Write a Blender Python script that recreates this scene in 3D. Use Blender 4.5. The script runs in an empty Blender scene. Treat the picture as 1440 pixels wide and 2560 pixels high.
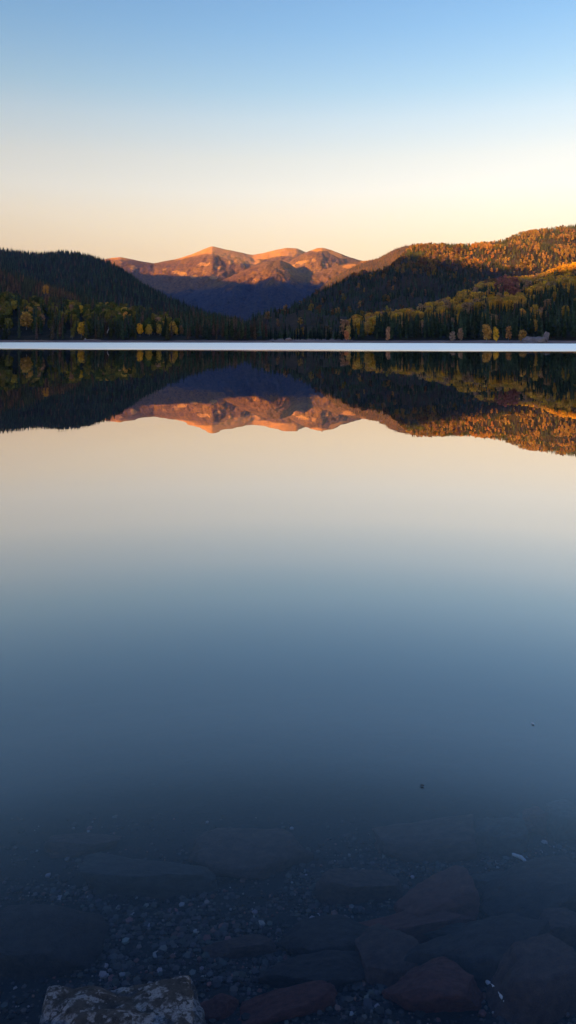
import bpy, bmesh, math, random
import numpy as np
from mathutils import Vector, Matrix, noise

random.seed(7)
rng = np.random.default_rng(7)
scn = bpy.context.scene
COL = scn.collection
PI = math.pi

# ---------------------------------------------------------------- camera
CAM_H = 1.6
F = 1850.0                       # focal length in pixels of the 1440 x 2560 photograph
HORIZON = 849.0                  # level camera with the lens shifted down: horizon at this row


def ray(px, py):
    return Vector(((px - 720.0) / F, 1.0, (HORIZON - py) / F))


def at(px, py, Y):
    d = ray(px, py)
    return Vector((0, 0, CAM_H)) + d * (Y / d.y)


def at_z(px, py, z):
    d = ray(px, py)
    return Vector((0, 0, CAM_H)) + d * ((z - CAM_H) / d.z)


def project(x, y, z):
    return 720 + F * x / y, HORIZON - F * (z - CAM_H) / y


# ---------------------------------------------------------------- node helpers
def new_mat(name):
    m = bpy.data.materials.new(name)
    m.use_nodes = True
    m.node_tree.nodes.clear()
    return m, m.node_tree


class NT:
    def __init__(self, nt):
        self.nt = nt

    def n(self, typ, **kw):
        nd = self.nt.nodes.new(typ)
        ins = kw.pop('ins', {})
        for k, v in kw.items():
            setattr(nd, k, v)
        for k, v in ins.items():
            if hasattr(v, 'is_output') or isinstance(v, bpy.types.NodeSocket):
                self.nt.links.new(v, nd.inputs[k])
            else:
                nd.inputs[k].default_value = v
        return nd

    def math(self, op, a, b=None, c=None, clamp=False):
        ins = {0: a}
        if b is not None:
            ins[1] = b
        if c is not None:
            ins[2] = c
        nd = self.n('ShaderNodeMath', operation=op, ins=ins)
        nd.use_clamp = clamp
        return nd.outputs[0]

    def mix(self, fac, a, b, mode='MIX'):
        nd = self.n('ShaderNodeMix', data_type='RGBA', blend_type=mode)
        for k, v in ((0, fac), (6, a), (7, b)):
            if isinstance(v, bpy.types.NodeSocket):
                self.nt.links.new(v, nd.inputs[k])
            else:
                nd.inputs[k].default_value = v if k == 0 or len(v) == 4 else (*v, 1)
        return nd.outputs[2]

    def ramp(self, fac, stops, interp='LINEAR'):
        nd = self.n('ShaderNodeValToRGB', ins={0: fac})
        cr = nd.color_ramp
        cr.interpolation = interp
        while len(cr.elements) < len(stops):
            cr.elements.new(0.5)
        for e, (p, c) in zip(cr.elements, stops):
            e.position = p
            e.color = (*c, 1) if not isinstance(c, (int, float)) else (c, c, c, 1)
        return nd.outputs[0]

    def noise(self, vec, scale, detail=4, rough=0.55, dim='3D'):
        nd = self.n('ShaderNodeTexNoise', noise_dimensions=dim, ins={'Scale': scale, 'Detail': detail, 'Roughness': rough})
        if vec is not None:
            self.nt.links.new(vec, nd.inputs['Vector'])
        return nd.outputs[0]

    def scaled(self, vec, s):
        nd = self.n('ShaderNodeVectorMath', operation='MULTIPLY', ins={0: vec, 1: s})
        return nd.outputs[0]

    def smooth(self, v, a, b, lo=0.0, hi=1.0):
        nd = self.n('ShaderNodeMapRange', interpolation_type='SMOOTHSTEP', ins={0: v, 1: a, 2: b, 3: lo, 4: hi})
        return nd.outputs[0]


def srgb(r, g, b):
    f = lambda c: (c / 255 / 12.92) if c / 255 <= 0.04045 else ((c / 255 + 0.055) / 1.055) ** 2.4
    return (f(r), f(g), f(b))


# ---------------------------------------------------------------- object helpers
def link(o):
    COL.objects.link(o)
    return o


def mesh_obj(name, verts, faces, mat, parent=None, smooth=False):
    me = bpy.data.meshes.new(name)
    me.from_pydata([tuple(v) for v in verts], [], [tuple(f) for f in faces])
    me.update()
    if mat:
        me.materials.append(mat)
    if smooth:
        me.polygons.foreach_set('use_smooth', [True] * len(me.polygons))
    o = link(bpy.data.objects.new(name, me))
    if parent:
        o.parent = parent
    return o


def tag(o, label=None, cat=None, group=None, kind=None):
    if label:
        o['label'] = label
    if cat:
        o['category'] = cat
    if group:
        o['group'] = group
    if kind:
        o['kind'] = kind
    return o


def fast_mesh(name, V, tris, mat, cols=None, smooth=False):
    """one mesh from numpy arrays (triangles), optional colour per vertex"""
    me = bpy.data.meshes.new(name)
    nv, nf = len(V), len(tris)
    me.vertices.add(nv)
    me.vertices.foreach_set('co', V.astype(np.float32).ravel())
    me.loops.add(nf * 3)
    me.loops.foreach_set('vertex_index', tris.astype(np.int32).ravel())
    me.polygons.add(nf)
    me.polygons.foreach_set('loop_start', (np.arange(nf) * 3).astype(np.int32))
    me.polygons.foreach_set('loop_total', np.full(nf, 3, np.int32))
    me.polygons.foreach_set('use_smooth', np.full(nf, smooth))
    if cols is not None:
        at_ = me.attributes.new('tint', 'FLOAT_COLOR', 'POINT')
        at_.data.foreach_set('color', np.hstack([cols, np.ones((nv, 1))]).astype(np.float32).ravel())
    me.materials.append(mat)
    me.update(calc_edges=True)
    me.validate()
    return link(bpy.data.objects.new(name, me))


def fbm(x, y, z=0.0, octv=4, h=0.9, lac=2.0):
    return noise.fractal(Vector((x, y, z)), h, lac, octv)


# ---------------------------------------------------------------- sun and sky
SUN_EL = math.radians(4.5)
SUN_AZ = math.radians(40)       # the sun stands behind the camera, 40 degrees to its left
sun_dir = Vector((-math.sin(SUN_AZ) * math.cos(SUN_EL), -math.cos(SUN_AZ) * math.cos(SUN_EL), math.sin(SUN_EL)))
sl = bpy.data.lights.new('sun', 'SUN')
sl.energy = 5.0
sl.angle = math.radians(0.5)
sl.color = (1.0, 0.52, 0.11)
so = link(bpy.data.objects.new('sun', sl))
so.rotation_euler = (-sun_dir).to_track_quat('-Z', 'Y').to_euler()
so.location = sun_dir * 3000

W = bpy.data.worlds.new('World')
scn.world = W
W.use_nodes = True
wn = NT(W.node_tree)
W.node_tree.nodes.clear()
sky = wn.n('ShaderNodeTexSky', sky_type='NISHITA')
sky.sun_disc = False
sky.sun_elevation = SUN_EL
sky.sun_rotation = math.atan2(sun_dir.x, sun_dir.y)
sky.altitude = 2500
sky.air_density = 1.0
sky.dust_density = 0.6
sky.ozone_density = 2.0
tc = wn.n('ShaderNodeTexCoord')
sep = wn.n('ShaderNodeSeparateXYZ', ins={0: tc.outputs['Generated']})
SKY_GRADE = [(0.0349, (0.765, 0.455, 0.437)), (0.1123, (1.394, 0.619, 0.367)), (0.1334, (1.598, 0.719, 0.423)), (0.1647, (1.874, 0.871, 0.526)), (0.1956, (2.034, 1.006, 0.643)), (0.2359, (2.084, 1.074, 0.69)), (0.2845, (1.855, 1.12, 0.796)), (0.3196, (1.511, 1.092, 0.85)), (0.3534, (1.307, 1.056, 0.9)), (0.386, (1.145, 1.022, 0.937)), (0.4171, (1.059, 0.99, 0.95)), (0.4571, (1.074, 1.02, 0.997)), (0.5284, (1.0, 1.031, 1.067)), (0.6157, (0.742, 0.891, 1.16)), (0.7193, (0.47, 0.673, 1.284)), (0.866, (0.395, 0.626, 1.319)), (1.0, (0.623, 0.83, 1.344))]
grade = wn.ramp(sep.outputs[2], [(p_, tuple(v_ / 3.0 for v_ in c_)) for p_, c_ in SKY_GRADE])
skc = wn.mix(1.0, sky.outputs[0], wn.mix(1.0, grade, (3.0, 3.0, 3.0), 'MULTIPLY'), 'MULTIPLY')
bg = wn.n('ShaderNodeBackground', ins={0: skc, 1: 0.15})
wo = wn.n('ShaderNodeOutputWorld', ins={0: bg.outputs[0]})

# ---------------------------------------------------------------- materials
def principled(t, base, rough=0.9, spec=0.2, normal=None):
    b = t.n('ShaderNodeBsdfPrincipled', ins={'Base Color': base if isinstance(base, bpy.types.NodeSocket) else (*base, 1),
                                             'Roughness': rough, 'Specular IOR Level': spec})
    if normal is not None:
        t.nt.links.new(normal, b.inputs['Normal'])
    return b.outputs[0]


def out(t, surf, vol=None):
    o = t.n('ShaderNodeOutputMaterial')
    if surf is not None:
        t.nt.links.new(surf, o.inputs[0])
    if vol is not None:
        t.nt.links.new(vol, o.inputs[1])


def foliage_mat(name, src):
    m, nt = new_mat(name)
    t = NT(nt)
    if src == 'attr':
        c = t.n('ShaderNodeAttribute', attribute_name='tint').outputs['Color']
    else:
        c = t.n('ShaderNodeObjectInfo').outputs['Color']
    geo = t.n('ShaderNodeNewGeometry')
    nz = t.noise(geo.outputs['Position'], 0.9, 3, 0.6)
    k = t.smooth(nz, 0.3, 0.7, 0.65, 1.35)
    kc = t.n('ShaderNodeCombineXYZ', ins={0: k, 1: k, 2: k})
    c2 = t.mix(1.0, c, kc.outputs[0], 'MULTIPLY')
    d = t.n('ShaderNodeBsdfDiffuse', ins={0: c2})
    tr = t.n('ShaderNodeBsdfTranslucent', ins={0: c2})
    mx = t.n('ShaderNodeMixShader', ins={0: 0.25, 1: d.outputs[0], 2: tr.outputs[0]})
    out(t, mx.outputs[0])
    return m


M_FOREST = foliage_mat('forest_foliage', 'attr')
M_LEAF = foliage_mat('tree_foliage', 'obj')


def bark_mat(name, a, b):
    m, nt = new_mat(name)
    t = NT(nt)
    tcn = t.n('ShaderNodeTexCoord')
    nz = t.noise(t.scaled(tcn.outputs['Object'], (6, 6, 1.2)), 2.0, 4, 0.6)
    out(t, principled(t, t.ramp(nz, [(0.35, a), (0.65, b)]), 0.9))
    return m


M_BARK = bark_mat('conifer_bark', (0.045, 0.032, 0.024), (0.09, 0.068, 0.05))
M_PALEBARK = bark_mat('pale_bark', (0.14, 0.12, 0.10), (0.5, 0.46, 0.40))
M_DEADWOOD = bark_mat('bleached_wood', (0.42, 0.37, 0.32), (0.75, 0.68, 0.6))
M_DRIFT = bark_mat('driftwood', (0.16, 0.12, 0.10), (0.42, 0.34, 0.28))


def hill_mat(name, a, b, scale):
    m, nt = new_mat(name)
    t = NT(nt)
    geo = t.n('ShaderNodeNewGeometry')
    n1 = t.noise(geo.outputs['Position'], scale, 6, 0.65)
    n2 = t.noise(geo.outputs['Position'], scale * 9, 4, 0.7)
    f = t.math('ADD', t.math('MULTIPLY', n1, 0.6), t.math('MULTIPLY', n2, 0.4))
    bmp = t.n('ShaderNodeBump', ins={'Strength': 0.8, 'Distance': 3.0, 'Height': n2})
    out(t, principled(t, t.ramp(f, [(0.38, a), (0.62, b)]), 0.95, 0.1, bmp.outputs[0]))
    return m


M_HILL = hill_mat('forest_floor', (0.018, 0.02, 0.012), (0.06, 0.045, 0.025), 0.02)
M_RUST = hill_mat('dry_slope', (0.06, 0.045, 0.028), (0.17, 0.10, 0.05), 0.015)


M_RIDGE = hill_mat('ridge_floor', (0.03, 0.027, 0.018), (0.09, 0.06, 0.032), 0.015)


def mountain_mat(name, grass_z):
    m, nt = new_mat(name)
    t = NT(nt)
    geo = t.n('ShaderNodeNewGeometry')
    pos = geo.outputs['Position']
    sp = t.n('ShaderNodeSeparateXYZ', ins={0: pos})
    cover = t.n('ShaderNodeSeparateColor', ins={0: t.n('ShaderNodeAttribute', attribute_name='cover').outputs['Color']})
    mid = t.noise(pos, 0.006, 5, 0.65)
    fine = t.noise(t.scaled(pos, (1, 0.5, 0.8)), 0.016, 5, 0.7)
    trees = t.noise(t.scaled(pos, (1, 1, 0.4)), 0.05, 3, 0.8)
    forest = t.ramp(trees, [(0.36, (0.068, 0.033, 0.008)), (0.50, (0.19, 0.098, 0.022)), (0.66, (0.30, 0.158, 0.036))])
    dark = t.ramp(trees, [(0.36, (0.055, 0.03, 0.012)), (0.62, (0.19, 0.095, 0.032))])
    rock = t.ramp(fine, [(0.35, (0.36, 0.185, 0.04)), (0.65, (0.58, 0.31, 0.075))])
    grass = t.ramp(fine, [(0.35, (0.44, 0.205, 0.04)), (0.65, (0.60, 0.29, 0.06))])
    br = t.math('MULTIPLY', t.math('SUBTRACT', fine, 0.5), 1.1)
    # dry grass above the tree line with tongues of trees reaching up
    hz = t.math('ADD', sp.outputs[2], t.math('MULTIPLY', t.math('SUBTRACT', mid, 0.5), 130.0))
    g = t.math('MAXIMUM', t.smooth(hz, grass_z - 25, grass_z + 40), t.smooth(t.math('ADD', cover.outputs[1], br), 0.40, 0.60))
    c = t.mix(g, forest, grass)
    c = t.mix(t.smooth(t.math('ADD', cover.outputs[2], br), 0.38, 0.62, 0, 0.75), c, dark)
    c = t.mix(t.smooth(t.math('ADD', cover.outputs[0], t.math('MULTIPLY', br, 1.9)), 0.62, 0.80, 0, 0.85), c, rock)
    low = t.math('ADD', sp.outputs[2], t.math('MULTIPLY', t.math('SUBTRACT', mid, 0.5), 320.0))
    c = t.mix(t.smooth(low, 430, 330, 0, 0.85), c, t.ramp(trees, [(0.36, (0.014, 0.024, 0.036)), (0.62, (0.034, 0.048, 0.060))]))  # lower slopes tinted dark blue: valley shade put into the colour
    bmp = t.n('ShaderNodeBump', ins={'Strength': 0.6, 'Distance': 10.0, 'Height': trees})
    out(t, principled(t, c, 0.95, 0.05, bmp.outputs[0]))
    return m


def cover_masks(o, rock, grass, dark):
    """ground cover of a mountain face as a vertex attribute: bare rock, grass, dark woods with painted shadow streaks"""
    me = o.data
    att = me.attributes.new('cover', 'FLOAT_COLOR', 'POINT')
    buf = []
    for v in me.vertices:
        px, py = project(*v.co)
        vals = []
        for blobs in (rock, grass, dark):
            q = 0.0
            for bx, by, rx, ry, ang in blobs:
                a_ = math.radians(ang)
                dx, dy = px - bx, py - by
                u, w = (dx * math.cos(a_) + dy * math.sin(a_)) / rx, (-dx * math.sin(a_) + dy * math.cos(a_)) / ry
                q = max(q, math.exp(-(u * u + w * w) * 0.9))
            vals.append(q)
        buf += vals + [1.0]
    att.data.foreach_set('color', buf)


# ground: lake bed, beach and the plain, one material
m, nt = new_mat('shore_ground')
t = NT(nt)
geo = t.n('ShaderNodeNewGeometry')
pos = geo.outputs['Position']
sp = t.n('ShaderNodeSeparateXYZ', ins={0: pos})
nb = t.noise(pos, 0.35, 6, 0.6)
nf = t.noise(pos, 38.0, 5, 0.7)
vor = t.n('ShaderNodeTexVoronoi', ins={'Vector': pos, 'Scale': 55.0})
bed = t.ramp(nf, [(0.3, (0.009, 0.009, 0.010)), (0.55, (0.022, 0.022, 0.020)), (0.75, (0.050, 0.047, 0.042))])
bed = t.mix(t.smooth(vor.outputs['Distance'], 0.15, 0.5), bed, (0.02, 0.02, 0.018))
beach = t.ramp(nb, [(0.3, (0.20, 0.105, 0.08)), (0.7, (0.40, 0.235, 0.18))])
c = t.mix(t.smooth(sp.outputs[2], -0.02, 0.15), bed, beach)
c = t.mix(t.smooth(sp.outputs[2], 1.3, 2.2), c, (0.05, 0.042, 0.028))
bmp = t.n('ShaderNodeBump', ins={'Strength': 0.7, 'Distance': 0.01, 'Height': nf})
out(t, principled(t, c, 0.9, 0.2, bmp.outputs[0]))
M_GROUND = m

# water: mirror calm near the camera, ruffled by wind towards the far shore
FRES = [(0, 0.0), (0.0301, 0.016), (0.0407, 0.048), (0.0525, 0.11), (0.0614, 0.192), (0.0732, 0.254), (0.0896, 0.302), (0.1111, 0.362), (0.141, 0.454), (0.1827, 0.54), (0.2408, 0.639), (0.3228, 0.68), (0.439, 0.752), (0.6045, 0.78), (1, 1)]
m, nt = new_mat('lake_water')
t = NT(nt)
geo = t.n('ShaderNodeNewGeometry')
pos = geo.outputs['Position']
sp = t.n('ShaderNodeSeparateXYZ', ins={0: pos})
edge_n = t.noise(t.scaled(pos, (0.02, 0.05, 1)), 1.0, 4, 0.6)
# wind line: nearer on the right-hand side of the bay
yy = t.math('ADD', sp.outputs[1], t.math('MULTIPLY', sp.outputs[0], 0.29))
yy = t.math('ADD', yy, t.math('MULTIPLY', t.math('SUBTRACT', edge_n, 0.5), 26.0))
streak = t.noise(t.scaled(pos, (0.012, 0.09, 1)), 1.0, 5, 0.65)
yy = t.math('ADD', yy, t.math('MULTIPLY', t.math('SUBTRACT', streak, 0.5), 34.0))
wind = t.smooth(yy, 84.0, 134.0)
far_edge = t.math('ADD', sp.outputs[1], t.math('MULTIPLY', sp.outputs[0], 0.29))
drift = t.noise(t.scaled(pos, (0.05, 0.35, 1)), 1.0, 4, 0.6)
rip = t.noise(t.scaled(pos, (0.5, 0.9, 1)), 1.6, 4, 0.6)
calm = t.noise(t.scaled(pos, (0.6, 1.0, 1)), 0.45, 3, 0.5)
rough = t.math('ADD', t.math('MULTIPLY', wind, t.math('ADD', 0.36, t.math('MULTIPLY', streak, 0.24))), t.math('MULTIPLY', t.smooth(drift, 0.52, 0.75), 0.035))
b1 = t.n('ShaderNodeBump', ins={'Strength': 1.0, 'Distance': 0.0016, 'Height': calm})
b2 = t.n('ShaderNodeBump', ins={'Strength': t.math('MULTIPLY', wind, 0.4), 'Distance': 0.02, 'Height': rip})
t.nt.links.new(b1.outputs[0], b2.inputs['Normal'])
fr = t.n('ShaderNodeFresnel', ins={'IOR': t.math('ADD', 1.333, t.math('MULTIPLY', geo.outputs['Backfacing'], 1 / 1.333 - 1.333))})
f = t.ramp(fr.outputs[0], FRES)
f = t.math('MAXIMUM', f, t.math('MULTIPLY', wind, 1.0))
gl = t.n('ShaderNodeBsdfGlossy', distribution='BECKMANN', ins={0: t.mix(wind, (1.0, 0.97, 0.955), (1, 1, 1)), 'Roughness': rough})
t.nt.links.new(b2.outputs[0], gl.inputs['Normal'])
tp = t.n('ShaderNodeBsdfTransparent', ins={0: (1.0, 1.0, 1.0, 1)})
mx = t.n('ShaderNodeMixShader', ins={0: f, 1: tp.outputs[0], 2: gl.outputs[0]})
va = t.n('ShaderNodeVolumeAbsorption', ins={0: (0.45, 0.56, 0.68, 1), 1: 0.7})
out(t, mx.outputs[0], va.outputs[0])
M_WATER = m


def rock_mat(name, a, b, speck=None, scale=6.0):
    m, nt = new_mat(name)
    t = NT(nt)
    tcn = t.n('ShaderNodeTexCoord')
    p = tcn.outputs['Object']
    n1 = t.noise(p, scale, 6, 0.65)
    n2 = t.noise(p, scale * 8, 4, 0.7)
    c = t.ramp(n1, [(0.32, a), (0.68, b)])
    c = t.mix(t.smooth(n2, 0.45, 0.75, 0, 0.5), c, (b[0] * 1.3, b[1] * 1.3, b[2] * 1.3))
    if speck:
        n3 = t.noise(p, 7.0, 5, 0.6)
        wob = t.n('ShaderNodeVectorMath', operation='ADD', ins={0: p, 1: t.n('ShaderNodeTexNoise', ins={'Vector': p, 'Scale': 9.0, 'Detail': 4.0}).outputs[1]})
        vo = t.n('ShaderNodeTexVoronoi', ins={'Vector': wob.outputs[0], 'Scale': 3.6, 'Randomness': 1.0})
        k = t.math('MULTIPLY', t.smooth(vo.outputs['Distance'], 0.64, 0.36), t.smooth(n3, 0.40, 0.55))
        k = t.math('MULTIPLY', k, t.smooth(n2, 0.25, 0.55))
        c = t.mix(k, c, speck)
    bmp = t.n('ShaderNodeBump', ins={'Strength': 0.6, 'Distance': 0.02, 'Height': n2})
    out(t, principled(t, c, 0.85, 0.25, bmp.outputs[0]))
    return m


M_ROCK_RED = rock_mat('red_stone', (0.065, 0.022, 0.016), (0.129, 0.048, 0.035))
M_ROCK_BROWN = rock_mat('brown_stone', (0.043, 0.025, 0.020), (0.091, 0.054, 0.041))
M_ROCK_GREY = rock_mat('grey_stone', (0.029, 0.028, 0.025), (0.061, 0.056, 0.048))
M_ROCK_DARK = rock_mat('dark_stone', (0.019, 0.015, 0.014), (0.047, 0.037, 0.032))
M_ROCK_LICHEN = rock_mat('lichen_stone', (0.025, 0.024, 0.023), (0.075, 0.068, 0.062), speck=(0.27, 0.26, 0.25), scale=9.0)
M_OUTCROP = rock_mat('outcrop_stone', (0.09, 0.075, 0.073), (0.27, 0.225, 0.21), scale=1.6)
M_OUTBROWN = rock_mat('brown_boulder_stone', (0.16, 0.11, 0.09), (0.34, 0.24, 0.2), scale=0.9)

# ---------------------------------------------------------------- the lie of the land
def interp(xs, ys):
    xs, ys = np.array(xs, float), np.array(ys, float)
    return lambda x: float(np.interp(x, xs, ys))


shoreY = interp([-5, -0.39, 0.0, 0.39, 5], [450, 423, 370, 300, 290])     # distance of the far waterline by direction x / y
_s_x = np.linspace(-1500, 1500, 601)


def shore_at(x):
    # solve y = shoreY(x / y)
    y = 370.0
    for _ in range(6):
        y = shoreY(x / y)
    return y


shore_tab = np.array([shore_at(x) for x in _s_x])
shore_x = lambda x: float(np.interp(x, _s_x, shore_tab))


def near_bed(x, y):
    """lake bed near the camera; the camera stands on the bank"""
    d = y - 0.95 - 0.10 * math.sin(x * 1.3 + 0.5)
    if d < 0:
        return min(-d * 0.14, 1.0)
    z = -0.20 * d if d < 2.0 else -0.40 - (d - 2.0) * 0.20
    return max(z, -7.0)


def ground_z(x, y):
    ys = shore_x(x) + 3.0 * fbm(x * 0.02, 3.3, 0, 3)
    if y < ys:
        z = near_bed(x, y)
        d2 = ys - y
        z = max(z, -0.12 * d2) if y > 60 else z
        if abs(x) > 1200:
            z = max(z, (abs(x) - 1300) * 0.05)
        return min(z, 1.0)
    d = y - ys
    z = min(d * 0.05, 1.1) + max(0, min((d - 26) * 0.03, 1.0))
    return z + 0.25 * fbm(x * 0.05, y * 0.05, 0, 3) * min(1, d / 10)


def axis(segs):
    o = []
    for a, b, st in segs:
        o += list(np.arange(a, b, st))
    return o + [segs[-1][1]]


gx = axis([(-30000, -4000, 6500), (-4000, -1400, 650), (-1400, -300, 100), (-300, -20, 7), (-20, -3, 1.7), (-3, 3, 0.06), (3, 20, 1.7), (20, 300, 7), (300, 1400, 100), (1400, 4000, 650), (4000, 30000, 6500)])
gy = axis([(-30000, -3000, 9000), (-3000, -100, 580), (-100, -4, 12), (-4, 0.8, 0.4), (0.8, 5.0, 0.06), (5, 20, 0.7), (20, 260, 20), (260, 470, 3), (470, 900, 43), (900, 4000, 620), (4000, 30000, 6500)])
V, T = [], []
for y in gy:
    for x in gx:
        z = ground_z(x, y)
        if abs(x) < 3.2 and 0.5 < y < 5.2:
            z += 0.018 * fbm(x * 4, y * 4, 0, 4)
        V.append((x, y, z))
nx = len(gx)
Fc = [(j * nx + i, j * nx + i + 1, (j + 1) * nx + i + 1, (j + 1) * nx + i) for j in range(len(gy) - 1) for i in range(nx - 1)]
ground = mesh_obj('ground', V, Fc, M_GROUND, smooth=True)
tag(ground, 'pebbly lake bed and reddish brown beach running round the lake', kind='structure')

# water: a closed body whose top is the surface
xa, xb, ya, yb, zb = -1500, 1500, -2.0, 470, -9.0
V = [(xa, ya, 0), (xb, ya, 0), (xb, yb, 0), (xa, yb, 0), (xa, ya, zb), (xb, ya, zb), (xb, yb, zb), (xa, yb, zb)]
Fc = [(0, 1, 2, 3), (7, 6, 5, 4), (0, 4, 5, 1), (1, 5, 6, 2), (2, 6, 7, 3), (3, 7, 4, 0)]
water = mesh_obj('water', V, Fc, M_WATER)
tag(water, 'still mountain lake mirroring the hills and evening sky', kind='structure')


class Hill:
    """sheet of land by direction c = x / y and distance Y: base, ridge line, back slope"""

    def __init__(self, name, sil, Yb, Yr, Yk, mat, label, treeh=0.0, amp=0.0, nscale=0.004, shape=1.0, aniso=1.0, n=(160, 70), zb=0.6, seed=0, hh=0.9, back=0.5, edge=None):
        cs, zs, yr = [], [], []
        for px, py, Y in sil:
            p = at(px, py, Y)
            cs.append(p.x / p.y)
            zs.append(p.z - treeh)
            yr.append(Y)
        self.cs = np.array(cs)
        self.zs = np.array(zs)
        self.yr = np.array(yr)
        self.Yb, self.Yk = Yb, Yk
        self.amp, self.ns, self.shape, self.aniso, self.zb, self.seed, self.back, self.hh = amp, nscale, shape, aniso, zb, seed, back, hh
        c0, c1 = cs[0], cs[-1]
        # smooth interpolation of the silhouette
        fine = np.linspace(c0, c1, 600)
        zf = np.interp(fine, self.cs, self.zs)
        yf = np.interp(fine, self.cs, self.yr)
        k = np.hanning(9)
        k /= k.sum()
        pad = lambda a: np.convolve(np.pad(a, 4, mode='edge'), k, 'valid')
        self.fine, self.zf = fine, pad(zf)
        k = np.hanning(41)
        k /= k.sum()
        self.yf = np.convolve(np.pad(yf, 20, mode='edge'), k, 'valid')
        self.c0, self.c1 = c0, c1
        V = []
        nc, nt_ = n
        for j in range(nt_ + 1):
            tt = j / nt_ * 1.5
            for i in range(nc + 1):
                c = c0 + (c1 - c0) * i / nc
                Y = self.dist(c, tt)
                V.append((c * Y, Y, self.z(c, Y)))
        Fc = [(j * (nc + 1) + i, j * (nc + 1) + i + 1, (j + 1) * (nc + 1) + i + 1, (j + 1) * (nc + 1) + i) for j in range(nt_) for i in range(nc)]
        self.obj = mesh_obj(name, V, Fc, mat, smooth=True)
        tag(self.obj, label, kind='structure')

    def ridge(self, c):
        return float(np.interp(c, self.fine, self.zf)), float(np.interp(c, self.fine, self.yf))

    def dist(self, c, tt):
        zr, yr = self.ridge(c)
        yb = self.Yb(c)
        return yb + (yr - yb) * tt if tt <= 1 else yr + (tt - 1) * 2 * self.Yk

    def z(self, c, Y):
        zr, yr = self.ridge(c)
        yb = self.Yb(c)
        tt = (Y - yb) / max(yr - yb, 1)
        zr = max(zr, self.zb)
        if tt <= 1:
            tt = max(tt, 0)
            s = tt ** self.shape
            w = min(1, tt * 4) * min(1, (1 - tt) * 3 + 0.12)
        else:
            q = (Y - yr) / self.Yk
            s = 1 - self.back * q * q * min(1, 1.0)
            w = 0.12 + min(1, q * 2) * 0.5
        z = self.zb + (zr - self.zb) * s
        if self.amp:
            x = c * Y
            q = fbm(x * self.ns, Y * self.ns * self.aniso, self.seed, 6, self.hh)
            if self.hh < 0.8:       # sharp crests and gullies running down the slope
                q = 0.75 - 2.0 * abs(q)
            z += self.amp * w * q
        return z


beach_in = lambda k: (lambda c: shoreY(c) + k)
left_back = Hill('hill', [(-500, 640, 2000), (-200, 622, 1950), (0, 617, 1900), (40, 622, 1900), (100, 627, 1900), (150, 622, 1880), (190, 624, 1850), (230, 632, 1820), (270, 646, 1780), (300, 663, 1720), (340, 691, 1650), (380, 716, 1550), (420, 740, 1450), (470, 762, 1300), (520, 776, 1200), (560, 786, 1100), (620, 800, 1000), (660, 818, 900), (700, 849, 800)],
                 lambda c: 760 - max(0, c + 0.2) * 500, None, 500, M_HILL, 'dark forested hill falling from the left edge to the valley', treeh=11, amp=26, nscale=0.0035, shape=0.95, n=(170, 70), seed=1)
left_mid = Hill('hill', [(-500, 640, 1150), (-200, 650, 1100), (0, 668, 1050), (67, 687, 1000), (100, 697, 980), (147, 712, 950), (187, 728, 900), (230, 745, 850), (300, 772, 800), (400, 810, 760)],
                lambda c: 640, None, 260, M_HILL, 'lower wooded spur at the left edge', treeh=10, amp=8, nscale=0.008, n=(90, 40), seed=2)
left_front = Hill('hill', [(-500, 700, 720), (-200, 715, 700), (0, 722, 680), (60, 731, 670), (130, 737, 660), (190, 744, 650), (280, 750, 640), (380, 762, 610), (470, 774, 580), (560, 790, 540), (620, 806, 500), (655, 826, 470), (675, 846, 460)],
                  beach_in(26), None, 150, M_HILL, 'wooded bank sloping up from the left shore', treeh=11, amp=4, nscale=0.02, shape=0.9, zb=1.2, n=(120, 40), seed=3)
right_front = Hill('hill', [(840, 846, 420), (870, 806, 470), (890, 794, 500), (950, 780, 580), (990, 777, 640), (1030, 768, 690), (1090, 754, 760), (1140, 732, 820), (1180, 715, 870), (1210, 702, 920), (1260, 690, 980), (1300, 692, 1010), (1340, 688, 1050), (1370, 676, 1080), (1400, 665, 1110), (1440, 656, 1150), (1700, 640, 1200), (2100, 650, 1200)],
                   beach_in(24), None, 300, M_HILL, 'wooded slope with golden aspens rising from the right shore', treeh=9, amp=6, nscale=0.012, shape=0.92, zb=1.2, n=(150, 60), seed=5)
shoulder = Hill('hill', [(740, 770, 2900), (780, 735, 2950), (810, 708, 3000), (834, 688, 3050), (870, 668, 3100), (900, 655, 3150), (915, 650, 3150), (945, 642, 3150), (965, 631, 3150), (985, 620, 3150), (1010, 611, 3150), (1060, 605, 3150), (1200, 610, 3150)],
                lambda c: 2150, None, 600, M_RUST, 'sunlit wooded shoulder between the far mountain and the right hill', treeh=9, amp=22, nscale=0.0035, shape=0.95, n=(110, 60), seed=14)
right_back = Hill('hill', [(620, 822, 800), (650, 805, 900), (700, 782, 1050), (750, 760, 1250), (800, 733, 1420), (834, 718, 1550), (870, 708, 1650), (900, 700, 1720), (925, 691, 1780), (945, 682, 1830), (965, 669, 1870), (985, 651, 1900), (1005, 631, 1930), (1018, 616, 1945), (1030, 608, 1960), (1080, 604, 1980), (1130, 604, 2000), (1170, 605, 2020), (1200, 602, 2040), (1235, 599, 2060), (1270, 589, 2080), (1300, 578, 2100), (1350, 568, 2130), (1400, 562, 2150), (1440, 557, 2180), (1700, 540, 2200), (2100, 560, 2200)],
                  lambda c: 470 if c < right_front.c0 else max(470, right_front.ridge(c)[1] - 25), None, 500, M_RIDGE, 'tall forested hill on the right with its crest in orange sunlight', treeh=11, amp=34, nscale=0.0032, shape=0.97, n=(220, 110), seed=4)
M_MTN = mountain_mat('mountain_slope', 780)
M_MTN2 = mountain_mat('mountain_spur_slope', 900)
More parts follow.
